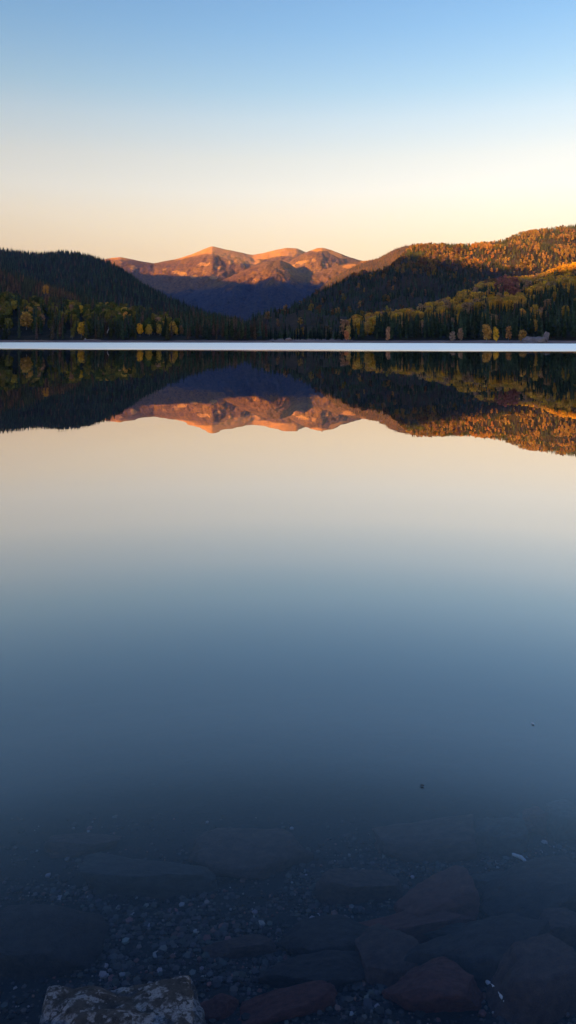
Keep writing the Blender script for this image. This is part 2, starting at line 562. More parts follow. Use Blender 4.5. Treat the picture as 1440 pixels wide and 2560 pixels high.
far_main = Hill('mountain', [(60, 645, 7400), (200, 660, 7400), (260, 648, 7300), (300, 642, 7250), (330, 648, 7250), (360, 655, 7250), (385, 658, 7250), (440, 648, 7250), (480, 636, 7230), (505, 625, 7210), (530, 615.5, 7200), (560, 623, 7210), (600, 631, 7240), (630, 637, 7300), (660, 632, 7300), (690, 624, 7280), (720, 619, 7260), (742, 621, 7270), (760, 629, 7280), (800, 640, 7300), (900, 655, 7350), (1100, 660, 7400)],
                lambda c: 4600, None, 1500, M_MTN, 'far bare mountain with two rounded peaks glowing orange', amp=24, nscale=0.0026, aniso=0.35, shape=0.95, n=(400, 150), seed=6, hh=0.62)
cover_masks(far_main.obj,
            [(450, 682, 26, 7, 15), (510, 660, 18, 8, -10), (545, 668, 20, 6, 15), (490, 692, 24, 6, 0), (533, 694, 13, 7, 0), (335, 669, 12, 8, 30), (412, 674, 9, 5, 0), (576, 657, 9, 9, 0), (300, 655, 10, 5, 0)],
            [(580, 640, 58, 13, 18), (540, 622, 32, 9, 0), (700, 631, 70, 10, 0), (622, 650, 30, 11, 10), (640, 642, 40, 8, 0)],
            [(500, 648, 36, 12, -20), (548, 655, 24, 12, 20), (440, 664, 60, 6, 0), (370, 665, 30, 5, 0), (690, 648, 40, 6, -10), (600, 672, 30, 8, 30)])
far_third = Hill('mountain', [(620, 720, 6300), (680, 680, 6350), (712, 662, 6380), (730, 650, 6400), (745, 641, 6400), (770, 628, 6400), (790, 620.5, 6400), (805, 619.5, 6400), (830, 625, 6400), (860, 637, 6400), (890, 648, 6400), (920, 656, 6400), (960, 664, 6400), (1050, 690, 6400)],
                 lambda c: 4400, None, 900, M_MTN, 'third rounded peak of the far mountain with dark hollows on its face', amp=30, nscale=0.0026, aniso=0.35, shape=0.95, n=(240, 130), seed=17, hh=0.62)
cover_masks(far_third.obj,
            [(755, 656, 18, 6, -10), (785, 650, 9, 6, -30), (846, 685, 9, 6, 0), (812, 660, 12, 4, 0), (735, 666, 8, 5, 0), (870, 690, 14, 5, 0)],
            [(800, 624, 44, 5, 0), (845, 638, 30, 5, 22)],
            [(800, 638, 34, 6, 5), (766, 674, 40, 9, -38), (742, 652, 12, 7, -30), (835, 652, 26, 6, 15), (780, 690, 40, 6, -10)])  # dark list includes the face's diagonal shadow, painted as colour
far_spur = Hill('mountain', [(430, 760, 5400), (500, 724, 5500), (560, 699, 5600), (600, 682, 5650), (640, 664, 5700), (668, 653, 5700), (700, 651, 5700), (725, 660, 5700), (745, 676, 5700), (765, 688, 5650), (785, 682, 5700), (830, 668, 5700), (880, 656, 5700), (930, 650, 5700), (1000, 656, 5700), (1100, 690, 5700)],
                lambda c: 3600, None, 700, M_MTN2, 'forested spur in front of the far mountain', amp=30, nscale=0.003, aniso=0.35, shape=0.9, n=(280, 120), seed=9, hh=0.62)
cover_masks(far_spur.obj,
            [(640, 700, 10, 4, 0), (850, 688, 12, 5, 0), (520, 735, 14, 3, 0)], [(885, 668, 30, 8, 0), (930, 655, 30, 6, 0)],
            [(612, 684, 62, 4.5, -24), (690, 688, 40, 3.5, -25), (800, 690, 30, 7, 0)])  # thin slanting dark streaks paint shadow along the spur's edge
HILLS = [left_back, left_mid, left_front, right_back, right_front]

# ridge beyond the left edge of the view, west of the lake, whose shadow covers the valley
XO = -2600.0
tan_el = math.tan(SUN_EL)


def back_to_ridge(p):
    k = (p.x - XO) / math.sin(SUN_AZ)
    return p.y - k * math.cos(SUN_AZ), p.z + k * tan_el


def surface(px, py, hills, lift):
    """first point of the land met by the line of sight through a pixel"""
    d = ray(px, py)
    o = Vector((0, 0, CAM_H))
    Y = 450.0
    while Y < 7600:
        p = o + d * (Y / d.y)
        c = p.x / p.y
        for h_ in hills:
            if h_.c0 < c < h_.c1 and Y > h_.Yb(c) and p.z < h_.z(c, Y) + lift:
                return p
        Y += 4
    return p


marks = []
for px, py, Y in [(834, 726, 3000), (975, 684, 1850), (1000, 678, 1880), (1070, 676, 1880), (1173, 683, 1850), (1237, 677, 1900), (1310, 660, 1950), (1377, 649, 2000), (1440, 646, 2000),
                  (350, 684, 6400), (400, 686, 6300), (450, 690, 6200), (540, 698, 6000), (570, 694, 5550), (600, 705, 5450), (640, 712, 5400), (700, 709, 5400), (760, 704, 5400), (835, 708, 5400)]:
    hs = [right_back] if Y < 2500 else [shoulder] if Y < 3500 else [far_main, far_third, far_spur]
    marks.append(back_to_ridge(surface(px, py, hs, 7.0 if Y < 3000 else 0.0)))
marks.sort()
oy = [-9000, -4000] + [mk[0] for mk in marks] + [7500, 9000]
oz = [marks[0][1] * 0.9, marks[0][1]] + [mk[1] for mk in marks] + [marks[-1][1], 300]
V, Fc = [], []
ny = 260
ys = np.linspace(-9000, 9000, ny)
prof = np.interp(ys, oy, oz)
offs = [(-1600, 0.0), (-1000, 0.45), (-500, 0.78), (-200, 0.94), (0, 1.0), (160, 0.92), (420, 0.6), (700, 0.28), (1000, 0.0)]
for y, z in zip(ys, prof):
    for dx, k in offs:
        V.append((XO + dx, y, z * k + (0 if k in (0, 1) or k > 0.9 else 22 * fbm((XO + dx) * 0.002, y * 0.002, 5))))
no = len(offs)
Fc = [(j * no + i, (j + 1) * no + i, (j + 1) * no + i + 1, j * no + i + 1) for j in range(ny - 1) for i in range(no - 1)]
tag(mesh_obj('hills', V, Fc, M_HILL, smooth=True), 'long wooded ridge beyond the left edge of the view', kind='structure')

# ---------------------------------------------------------------- tree shapes
def conifer_shape(seed, levels=15, per=8, h=1.0, rad=0.15, core=True):
    """unit-height conifer crown: whorls of drooping boughs around a thin core. returns verts, tris"""
    r = random.Random(seed)
    V, T = [], []
    base = 0.10
    for L in range(levels):
        f = L / (levels - 1)
        z = base + (0.98 - base) * f ** 0.92
        rr = rad * (1 - f) ** 0.85 * r.uniform(0.75, 1.15) + 0.008
        if f < 0.12:
            rr *= 0.75
        k = max(4, int(per * (1 - 0.4 * f)))
        a0 = r.uniform(0, 6.28)
        for i in range(k):
            if r.random() < 0.1:
                continue
            a = a0 + i * 2 * PI / k + r.uniform(-0.25, 0.25)
            q = rr * r.uniform(0.65, 1.15)
            dz = q * r.uniform(0.25, 0.75)
            wd = q * 0.42 + 0.006
            ca, sa = math.cos(a), math.sin(a)
            n0 = len(V)
            V += [(0, 0, z + 0.035), (ca * q * 0.55 - sa * wd, sa * q * 0.55 + ca * wd, z - dz * 0.5), (ca * q, sa * q, z - dz), (ca * q * 0.55 + sa * wd, sa * q * 0.55 - ca * wd, z - dz * 0.5), (ca * q * 0.5, sa * q * 0.5, z - dz * 0.2 - 0.03)]
            T += [(n0, n0 + 1, n0 + 2), (n0, n0 + 2, n0 + 3), (n0 + 1, n0 + 4, n0 + 2), (n0 + 4, n0 + 3, n0 + 2)]
    if core:
        n0 = len(V)
        m_ = 6
        for i in range(m_):
            a = i * 2 * PI / m_
            V.append((math.cos(a) * rad * 0.42, math.sin(a) * rad * 0.42, base + 0.02))
        V.append((0, 0, 1.0))
        for i in range(m_):
            T.append((n0 + i, n0 + (i + 1) % m_, n0 + m_))
    return np.array(V), np.array(T)


def broad_shape(seed, clumps=9, leaves=34, rad=0.27, low=0.2, leaf=0.055, tall=1.0):
    """unit-height broadleaf crown: leaf faces gathered in clumps of uneven size inside a pear-shaped envelope"""
    r = random.Random(seed)
    V, T = [], []
    mid = (1 + low) / 2
    half = (1 - low) / 2
    for k in range(clumps):
        f = (k + 0.5) / clumps
        z = low + 0.08 + (0.84 - low) * f
        env = rad * math.sqrt(max(0.08, 1 - ((z - mid) / half) ** 2)) * (1.1 if z < mid else 0.95)
        a = k * 2.4 + r.uniform(-0.5, 0.5)
        q = env * r.uniform(0.25, 0.62)
        cx, cy = math.cos(a) * q, math.sin(a) * q
        cr_ = rad * r.uniform(0.36, 0.62)
        for i in range(leaves):
            d = Vector((r.gauss(0, 1), r.gauss(0, 1), r.gauss(0, 1) * 1.05)).normalized() * cr_ * r.uniform(0.55, 1.08)
            p = Vector((cx, cy, z)) + d * 1.0
            n_ = (d.normalized() + Vector((r.gauss(0, .5), r.gauss(0, .5), r.gauss(0, .5)))).normalized()
            u = n_.orthogonal().normalized()
            v = n_.cross(u)
            th = r.uniform(0, 6.28)
            u, v = u * math.cos(th) + v * math.sin(th), v * math.cos(th) - u * math.sin(th)
            s = leaf * r.uniform(0.6, 1.3)
            n0 = len(V)
            V += [tuple(p + u * s), tuple(p + v * s * 0.8), tuple(p - u * s), tuple(p - v * s * 0.8)]
            T += [(n0, n0 + 1, n0 + 2), (n0, n0 + 2, n0 + 3)]
    V = np.array(V)
    V[:, 2] = np.clip(V[:, 2], low * 0.8, 1.02)
    return V, np.array(T)


def tube(path, radii, sides=6):
    V, T = [], []
    for i, (p, r_) in enumerate(zip(path, radii)):
        p = Vector(p)
        d = (Vector(path[min(i + 1, len(path) - 1)]) - Vector(path[max(i - 1, 0)])).normalized()
        u = d.orthogonal().normalized()
        v = d.cross(u)
        for s in range(sides):
            a = s * 2 * PI / sides
            V.append(tuple(p + u * math.cos(a) * r_ + v * math.sin(a) * r_))
    for i in range(len(path) - 1):
        for s in range(sides):
            a, b = i * sides + s, i * sides + (s + 1) % sides
            T += [(a, b, b + sides), (a, b + sides, a + sides)]
    n0 = len(V)
    V.append(tuple(path[-1]))
    for s in range(sides):
        T.append(((len(path) - 1) * sides + s, (len(path) - 1) * sides + (s + 1) % sides, n0))
    return V, T


def merge(parts):
    V, T, n0 = [], [], 0
    for v, t_ in parts:
        V.append(np.array(v))
        T.append(np.array(t_) + n0)
        n0 += len(v)
    return np.vstack(V), np.vstack(T)


def plain_mesh(name, V, T, mat, smooth=False):
    me = bpy.data.meshes.new(name)
    me.from_pydata([tuple(map(float, v)) for v in V], [], [tuple(map(int, f)) for f in T])
    me.materials.append(mat)
    if smooth:
        me.polygons.foreach_set('use_smooth', [True] * len(me.polygons))
    me.update()
    return me


# tree meshes shared by the single trees (unit height, scaled per tree)
CON_CROWN, CON_TRUNK, BR_CROWN, BR_TRUNK = [], [], [], []
for s in range(7):
    v, t_ = conifer_shape(100 + s, levels=15 + s % 3, per=8, rad=(0.13, 0.16, 0.19, 0.15, 0.12, 0.21, 0.17)[s])
    CON_CROWN.append(plain_mesh('conifer_crown', v, t_, M_LEAF))
    CON_TRUNK.append(plain_mesh('conifer_trunk', *tube([(0, 0, -0.03), (0.003, 0, 0.2), (-0.003, 0.002, 0.55), (0, 0, 0.96)], [0.017, 0.013, 0.008, 0.002]), M_BARK, True))
for s in range(6):
    v, t_ = broad_shape(200 + s, clumps=11 + s % 3, leaves=36, rad=(0.24, 0.28, 0.33, 0.26, 0.30, 0.22)[s], low=(0.12, 0.18, 0.16, 0.22, 0.1, 0.14)[s])
    BR_CROWN.append(plain_mesh('broadleaf_crown', v, t_, M_LEAF))
    r = random.Random(s)
    parts = [tube([(0, 0, -0.03), (0.006, 0.0, 0.2), (-0.01, 0.008, 0.5), (0.0, 0.0, 0.85)], [0.018, 0.014, 0.009, 0.003])]
    for k in range(5):
        a = k * 2.3 + r.random()
        z = 0.22 + 0.1 * k
        L = r.uniform(0.12, 0.2)
        parts.append(tube([(0, 0, z), (math.cos(a) * L * 0.5, math.sin(a) * L * 0.5, z + 0.05), (math.cos(a) * L, math.sin(a) * L, z + 0.13)], [0.007, 0.005, 0.002], 5))
    BR_TRUNK.append(plain_mesh('broadleaf_trunk', *merge(parts), M_PALEBARK, True))


def make_tree(kind, x, y, z, h, col, label, group=None, wide=1.0, mesh=None, lean=0.0):
    con = kind == 'conifer'
    i = random.randrange(len(CON_CROWN) if con else len(BR_CROWN)) if mesh is None else mesh
    root = link(bpy.data.objects.new({'conifer': 'conifer_tree', 'green': 'broadleaf_tree', 'gold': 'aspen_tree'}[kind], None))
    root.empty_display_size = 0.5
    root.location = (x, y, z)
    root.rotation_euler = (0, lean, random.uniform(0, 6.28)) if not lean else (0, lean, 0)
    root.scale = (h * wide, h * wide, h)
    tag(root, label, 'tree', group)
    tr = link(bpy.data.objects.new('trunk', (CON_TRUNK if con else BR_TRUNK)[i]))
    tr.parent = root
    cr = link(bpy.data.objects.new('crown', (CON_CROWN if con else BR_CROWN)[i]))
    cr.parent = root
    cr.color = (*col, 1)
    return root


def jit(c, r, a=0.25):
    k = r.uniform(1 - a, 1 + a)
    return tuple(max(0.003, ch * k * r.uniform(0.9, 1.1)) for ch in c)


# albedo of the foliage
DARK = (0.054, 0.076, 0.044)
DARK2 = (0.072, 0.080, 0.036)
OLIVE = (0.20, 0.165, 0.036)
GREEN = (0.085, 0.10, 0.03)
GOLD = (0.66, 0.36, 0.04)
MUSTARD = (0.60, 0.35, 0.07)
OCHRE = (0.30, 0.175, 0.05)
TAN = (0.40, 0.24, 0.12)
RUST = (0.20, 0.115, 0.055)
RED = (0.30, 0.125, 0.085)
BROWN = (0.12, 0.08, 0.05)

rt = random.Random(11)
# ---- named trees at the water's edge (pixel column, foot row, top row, kind, colour, label)
CROWDED = []          # (x, y, r): places where no other tree is put in front


def placed(px, top, Y, hill=None):
    """foot on the land at distance Y, height so that the tip reaches row top"""
    p = at(px, top, Y)
    c = p.x / Y
    z = ground_z(p.x, Y)
    for h_ in HILLS:
        if h_.c0 < c < h_.c1 and h_.Yb(c) <= Y:
            z = max(z, h_.z(c, Y))
    return p.x, Y, z, p.z - z


NAMED = [
    (350, 809, 440, 'gold', (0.62, 0.33, 0.03), 'bright golden aspen at the left shore, leftmost of a row of three', 1.0, 1),
    (373, 811, 440, 'gold', (0.46, 0.30, 0.045), 'middle golden aspen of the row of three at the left shore', 1.05, 2),
    (398, 811, 441, 'gold', (0.42, 0.28, 0.05), 'duller golden aspen at the left shore, rightmost of the row of three', 0.95, 1),
    (441, 815, 441, 'gold', (0.44, 0.26, 0.04), 'small narrow golden aspen standing alone right of the row of three', 0.8, 5),
    (453, 814, 444, 'gold', (0.17, 0.10, 0.05), 'small brown leafed tree beside the lone narrow golden aspen', 0.9, 1),
    (203, 763, 585, 'gold', (0.60, 0.38, 0.03), 'tall bright yellow aspen rising above the dark trees on the left bank', 0.9, 1),
    (203, 805, 440, 'gold', (0.46, 0.27, 0.03), 'ragged yellow aspen at the left shore below the tall bright yellow one', 0.9, 3),
    (181, 818, 439, 'gold', (0.13, 0.12, 0.04), 'low olive yellow tree at the left shore beside the ragged yellow aspen', 1.0, 0),
    (168, 775, 575, 'gold', (0.50, 0.36, 0.04), 'rounded lemon yellow tree above the left shore conifers', 1.25, 2),
    (36, 752, 590, 'gold', (0.36, 0.27, 0.05), 'large yellow green tree high on the left bank near the frame edge', 1.3, 2),
    (115, 712, 890, 'gold', (0.50, 0.25, 0.04), 'single orange tree on the dark wooded spur at the left', 1.1, 4),
    (66, 780, 480, 'gold', (0.36, 0.21, 0.05), 'small amber tree on the left bank near the frame edge', 1.3, 2),
    (1217, 811, 322, 'gold', (0.36, 0.19, 0.045), 'tall orange brown aspen on the right shore, left of the narrow golden one', 1.0, 1),
    (1240, 818, 318, 'gold', (0.56, 0.31, 0.03), 'narrow bright golden aspen standing on the right shore', 0.8, 5),
    (1271, 816, 320, 'gold', (0.26, 0.13, 0.045), 'thin rust brown aspen on the right shore beside the grey outcrop', 0.85, 3),
    (1306, 824, 318, 'gold', (0.30, 0.17, 0.05), 'low rusty bush like tree at the left end of the grey outcrop', 1.2, 4),
    (1131, 829, 330, 'gold', (0.27, 0.18, 0.12), 'small pale brown tree at the right shore', 1.1, 1),
    (1151, 820, 330, 'gold', (0.26, 0.16, 0.09), 'slim tan tree at the right shore next to a pale brown one', 0.7, 3),
    (970, 817, 352, 'gold', (0.36, 0.20, 0.11), 'small pinkish tan aspen low on the right shore below golden slope', 0.75, 5),
    (866, 826, 368, 'gold', (0.44, 0.17, 0.07), 'little orange red tree at the foot of the golden slope', 0.9, 1),
    (871, 812, 372, 'gold', (0.38, 0.24, 0.07), 'ochre aspen at the left end of the golden slope', 0.9, 0),
    (918, 803, 400, 'gold', (0.44, 0.27, 0.07), 'tall ochre aspen near the left end of the golden slope', 0.8, 3),
]
for px, top, Y, kind, col, label, wide, mi in NAMED:
    x, y, z, h = placed(px, top, Y)
    make_tree(kind, x, y, z, max(h, 3.0), tuple(min(0.9, v * 1.45) for v in col), label, wide=wide, mesh=mi)
    CROWDED.append((px, top, Y, h * 0.2 / Y * F))


def blocked(x, y, z, h):
    px, py = project(x, y, z + h)
    for bx, btop, bY, br in CROWDED:
        if y < bY + 3 and abs(px - bx) < br + 4 and py < 843:
            if abs(px - bx) < br + 6:
                return True
    return False


def land_z(x, y):
    c = x / y
    z = ground_z(x, y)
    for h_ in HILLS:
        if h_.c0 < c < h_.c1 and y >= h_.Yb(c):
            z = max(z, h_.z(c, y))
    return z


# ---- conifers along the shore, each a tree of its own
n_con = 0
cand = []
for k in range(4):
    px = -12 + k * 3.0
    while px < 1452:
        c = (px - 720) / F
        Y = shoreY(c) + 29 + k * 6.5 + rt.uniform(-2.5, 2.5)
        x = c * Y * 1.0
        z = land_z(x, Y)
        left = px < 668
        if left:
            h = rt.uniform(7.0, 12.0)
        elif px < 860:
            h = rt.uniform(4.5, 7.5)
        else:
            h = rt.uniform(7.0, 11.5)
        if k > 1:
            h *= 1.1
        if not blocked(x, Y, z, h):
            cand.append((px, x, Y, z, h))
        px += rt.uniform(13, 27) * (0.95 if k < 2 else 1.15)
rt.shuffle(cand)
for px, x, Y, z, h in cand[:298]:
    if px < 668:
        lab, gr = 'dark green conifer in the dense row lining the left shore', 'conifers lining the left shore'
        col = jit(DARK2 if rt.random() < 0.5 else DARK, rt, 0.4)
        if rt.random() < 0.2:
            col = jit(BROWN, rt, 0.4)
    elif px < 860:
        lab, gr = 'dark blue green conifer at the valley mouth between the two banks', 'conifers at the valley mouth'
        col = jit((0.024, 0.036, 0.027), rt, 0.3)
    else:
        lab, gr = 'dark conifer in the row lining the right shore below the golden slope', 'conifers lining the right shore'
        col = jit(DARK, rt, 0.4)
    make_tree('conifer', x, Y, z, h, col, lab, gr, wide=rt.uniform(0.85, 1.3))
    n_con += 1

# ---------------------------------------------------------------- woods on the slopes (beyond counting)
LOD_CON = [conifer_shape(300 + s, levels=5, per=6, rad=(0.17, 0.2, 0.15, 0.23)[s]) for s in range(4)]
LOD_TINY = [conifer_shape(320 + s, levels=3, per=5, rad=(0.19, 0.23, 0.16, 0.26)[s]) for s in range(4)]
LOD_BR = [broad_shape(340 + s, clumps=5, leaves=12, rad=(0.33, 0.38, 0.28, 0.35)[s], low=0.1, leaf=0.12) for s in range(4)]


def forest(name, items, protos, mat, label):
    """items: (x, y, z, h, wide, colour)"""
    if not items:
        return None
    groups = {}
    for it in items:
        groups.setdefault(rt.randrange(len(protos)), []).append(it)
    VV, TT, CC, n0 = [], [], [], 0
    for k, its in groups.items():
        v, t_ = protos[k]
        A = np.array([(i[0], i[1], i[2], i[3], i[4]) for i in its])
        Cc = np.array([i[5] for i in its])
        th = rng.uniform(0, 6.28, len(its))
        ca, sa = np.cos(th)[:, None], np.sin(th)[:, None]
        sx = (A[:, 3] * A[:, 4])[:, None]
        x = (v[None, :, 0] * ca - v[None, :, 1] * sa) * sx + A[:, 0:1]
        y = (v[None, :, 0] * sa + v[None, :, 1] * ca) * sx + A[:, 1:2]
        z = v[None, :, 2] * A[:, 3:4] + A[:, 2:3] - 0.3
        P = np.stack([x, y, z], -1).reshape(-1, 3)
        Tt = (t_[None] + (np.arange(len(its)) * len(v))[:, None, None]).reshape(-1, 3) + n0
        VV.append(P)
        TT.append(Tt)
        CC.append(np.repeat(Cc, len(v), axis=0))
        n0 += len(P)
    o = fast_mesh(name, np.vstack(VV), np.vstack(TT), mat, np.vstack(CC))
    tag(o, label, kind='stuff')
    return o


def scatter(hill, step, c0, c1, beyond=0.12, y0=None, stepf=None):
    """jittered positions on a slope, in world metres"""
    pts = []
    cc0, cc1 = max(c0, hill.c0 + 0.005), min(c1, hill.c1 - 0.005)
    Ymax = float(max(hill.yf)) + hill.Yk * beyond
    Y = y0 or min(hill.Yb(cc0), hill.Yb(cc1)) + 4
    while Y < Ymax:
        st = step
        c = cc0
        while c < cc1:
            cj = c + rt.uniform(-0.5, 0.5) * st / Y
            Yj = Y + rt.uniform(-0.5, 0.5) * st
            c += st / Y
            zr, yr = hill.ridge(cj)
            if not (cc0 < cj < cc1) or Yj < hill.Yb(cj) + 3 or Yj > yr + hill.Yk * beyond:
                continue
            pts.append((cj * Yj, Yj, hill.z(cj, Yj)))
        Y += st
    return pts


def nz2(px, py, s, seed):
    return fbm(px * s, py * s * 1.6, seed, 3)


# left back hill: dark conifers, the odd brown one
items = []
for x, y, z in scatter(left_back, 7.6, -0.46, 0.0):
    if y < 900 and x / y < -0.16:
        continue
    col = jit(DARK, rt, 0.45)
    if rt.random() < 0.10:
        col = jit(BROWN, rt, 0.4)
    items.append((x, y, z, rt.uniform(7.5, 14) * (1.25 if rt.random() < 0.07 else 1), rt.uniform(0.9, 1.4), col))
forest('forest', items, LOD_TINY, M_FOREST, 'dark conifer forest over the left hill')
n_left = len(items)

items = []
for x, y, z in scatter(left_mid, 6.2, -0.46, -0.15):
    px, py = project(x, y, z)
    col = jit(DARK2, rt, 0.4)
    k = nz2(px, py, 0.02, 4)
    if k > -0.15 and rt.random() < 0.7:
        col = jit(BROWN if rt.random() < 0.6 else RUST, rt, 0.35)
    items.append((x, y, z, rt.uniform(7, 13), rt.uniform(0.9, 1.4), col))
forest('forest', items, LOD_CON, M_FOREST, 'brownish conifer wood over the low spur at the left')

# left bank: conifers below, broad green crowns above
con, br, single = [], [], []
for x, y, z in scatter(left_front, 4.6, -0.46, -0.02, y0=440):
    c = x / y
    if y < shoreY(c) + 52:
        continue
    px, py = project(x, y, z)
    k = nz2(px, py, 0.016, 8) + 0.35 * nz2(px, py, 0.05, 9) + 0.28 * (1 if y > 500 else 0.0) - max(0, (px - 330)) * 0.004
    if k > 0.05:
        u = rt.random()
        k2 = nz2(px, py, 0.03, 12)
        col = jit(OLIVE if u < 0.45 + k2 * 0.4 else GREEN, rt, 0.35)
        if u > 0.975:
            col = jit(MUSTARD, rt, 0.3)
        elif u > 0.945:
            col = jit(TAN, rt, 0.3)
        br.append((x, y, z, rt.uniform(5.5, 10), rt.uniform(0.85, 1.3), col))
    else:
        con.append((x, y, z, rt.uniform(8, 14), rt.uniform(0.9, 1.3), jit(DARK if rt.random() < 0.7 else BROWN, rt, 0.4)))
br = [b for b in br if not blocked(b[0], b[1], b[2], b[3])]
con = [b for b in con if not blocked(b[0], b[1], b[2], b[3])]
inview = [b for b in br if -10 < project(*b[:3])[0] < 690]
inview.sort(key=lambda b: b[1] - 30 * (b[3] - 9))
for x, y, z, h, wd, col in inview[:250]:
    yellow = col[0] > 0.2
    if yellow:
        lab, gr = 'yellowing tree among green crowns on the left bank', 'yellowing trees on the left bank'
    else:
        lab, gr = 'rounded olive green broadleaf tree on the left bank above the shore conifers', 'green broadleaf trees on the left bank'
    make_tree('green', x, y, z, h, col, lab, gr, wide=wd)
rest = set(map(id, inview[:250]))
forest('forest', [b for b in br if id(b) not in rest], LOD_BR, M_FOREST, 'olive green broadleaf wood higher up the left bank')
forest('forest', con, LOD_CON, M_FOREST, 'dark conifer wood behind the left shore')

# right hill: dark firs below, rust and ochre trees near the sunlit crest
con, br = [], []
for x, y, z in scatter(right_back, 7.8, -0.06, 0.46):
    px, py = project(x, y, z)
    if right_front.c0 < x / y < right_front.c1 and y < right_front.ridge(x / y)[1] - 30:
        continue
    k = nz2(px, py, 0.020, 21)
    up = min(1, max(0, (700 - py) / 50))
    u = rt.random()
    if u < 0.05 + up * (0.36 + 1.0 * k + 0.5 * nz2(px, py, 0.06, 61)):
        w = rt.random() + 0.5 * nz2(px, py, 0.012, 71)
        east = min(1, max(0, (px - 1150) / 200))
        col = jit(RUST if w < 0.42 - 0.25 * east else (OCHRE if w < 0.66 else ((0.26, 0.175, 0.04) if w < 0.86 + 0.1 * east else BROWN)), rt, 0.4)
        if 1150 < px < 1240 and 600 < py < 672 and nz2(px, py, 0.03, 5) > 0:
            col = jit((0.40, 0.20, 0.05), rt, 0.25)
        br.append((x, y, z, rt.uniform(7, 11), rt.uniform(0.8, 1.25), col))
    else:
        col = jit(DARK if up < 0.5 else DARK2, rt, 0.5)
        con.append((x, y, z, rt.uniform(6.5, 11.5) * (0.75 if y < 900 else 1), rt.uniform(0.9, 1.4), col))
forest('forest', con, LOD_TINY, M_FOREST, 'dark fir forest over the tall right hill')
forest('forest', br, LOD_BR, M_FOREST, 'rust and ochre trees scattered over the right hill crest')

items = []
for x, y, z in scatter(shoulder, 9.5, 0.0, 0.24):
    items.append((x, y, z, rt.uniform(6, 11), rt.uniform(0.9, 1.4), jit(RUST if rt.random() < 0.55 else (BROWN if rt.random() < 0.5 else DARK2), rt, 0.4)))
forest('forest', items, LOD_TINY, M_FOREST, 'thin brown wood over the sunlit shoulder beside the far mountain')

# right bank: golden aspens in drifts with dark firs between and below
con, br = [], []
top_row = interp([850, 870, 890, 950, 990, 1030, 1090, 1140, 1180, 1210, 1260, 1340, 1400, 1440, 1700], [846, 800, 786, 772, 768, 760, 745, 722, 705, 692, 682, 680, 658, 650, 630])
low_row = interp([850, 900, 960, 1010, 1060, 1130, 1190, 1250, 1290, 1330, 1400, 1440, 1700], [850, 825, 812, 798, 798, 790, 778, 772, 770, 735, 722, 725, 700])
for x, y, z in scatter(right_front, 4.4, 0.05, 0.46, y0=320, beyond=0.2):
    c = x / y
    if y < shoreY(c) + 50:
        continue
    px, py = project(x, y, z + 5)
    hi, lo = top_row(px), low_row(px)
    k = nz2(px, py, 0.026, 31) + 0.5 * nz2(px, py, 0.07, 33)
    ingold = hi - 6 < py < lo
    if ingold and k > -0.13 and rt.random() < 0.88:
        w = rt.random()
        if 1240 < px < 1296 and 692 < py < 745 and nz2(px, py, 0.03, 2) > -0.3:
            col = jit(RED, rt, 0.25)
        elif 1195 < px < 1262 and py < 712:
            col = jit(RUST, rt, 0.3)
        elif nz2(px, py, 0.03, 44) > 0.22:
            col = jit(TAN, rt, 0.25)
        else:
            col = jit(MUSTARD if w < 0.68 else GOLD, rt, 0.25)
        if px > 1375 and py < 690:
            col = jit((0.56, 0.30, 0.03), rt, 0.2)
        br.append((x, y, z, rt.uniform(6.5, 10.5), rt.uniform(0.9, 1.4), col))
    else:
        col = jit(DARK, rt, 0.45)
        if rt.random() < 0.05:
            col = jit(BROWN, rt, 0.4)
        if rt.random() < 0.05 and py < 828:
            br.append((x, y, z, rt.uniform(6, 9), rt.uniform(0.8, 1.1), jit(MUSTARD if rt.random() < 0.6 else TAN, rt, 0.35)))
            continue
        con.append((x, y, z, rt.uniform(7, 11.5), rt.uniform(0.9, 1.3), col))
br = [b for b in br if not blocked(b[0], b[1], b[2], b[3])]
con = [b for b in con if not blocked(b[0], b[1], b[2], b[3])]
inview = [b for b in br if 850 < project(*b[:3])[0] < 1446]
inview.sort(key=lambda b: b[1] - 30 * (b[3] - 9))
for x, y, z, h, wd, col in inview[:270]:
    if col[1] < col[0] * 0.4:
        lab, gr = 'dull red tree in the red patch on the right slope', 'red trees on the right slope'
    elif col[2] > col[0] * 0.24:
        lab, gr = 'tan brown tree among the golden aspens on the right slope', 'tan trees on the right slope'
    else:
        lab, gr = 'mustard gold aspen in the drift across the right slope', 'golden aspens on the right slope'
    make_tree('gold', x, y, z, h, col, lab, gr, wide=wd)
rest = set(map(id, inview[:270]))
forest('forest', [b for b in br if id(b) not in rest], LOD_BR, M_FOREST, 'golden aspen wood higher up the right slope')
forest('forest', con, LOD_CON, M_FOREST, 'dark fir wood below and between the golden aspens on the right')

# ---------------------------------------------------------------- rocks and driftwood
def rock_mesh(name, seed, mat, sub=4, cuts=7, rough=0.06, cut_lo=0.55, cut_hi=0.85, nsc=2.0, smooth=True):
    r = random.Random(seed)
    bm = bmesh.new()
    bmesh.ops.create_icosphere(bm, subdivisions=sub, radius=1.0)
    planes = []
    for _ in range(cuts):
        n_ = Vector((r.gauss(0, 1), r.gauss(0, 1), r.gauss(0, 0.8))).normalized()
        planes.append((n_, r.uniform(cut_lo, cut_hi)))
    planes.append((Vector((r.uniform(-.2, .2), r.uniform(-.2, .2), 1)).normalized(), r.uniform(0.5, 0.7)))
    for v in bm.verts:
        for n_, d in planes:
            e = v.co.dot(n_) - d
            if e > 0:
                v.co -= n_ * e * 0.93
        p = v.co * nsc + Vector((seed, 0, 0))
        v.co += v.co.normalized() * (rough * noise.fractal(p, 0.8, 2.1, 5))
    me = bpy.data.meshes.new(name)
    bm.to_mesh(me)
    bm.free()
    me.materials.append(mat)
    if smooth:
        me.polygons.foreach_set('use_smooth', [True] * len(me.polygons))
    return me


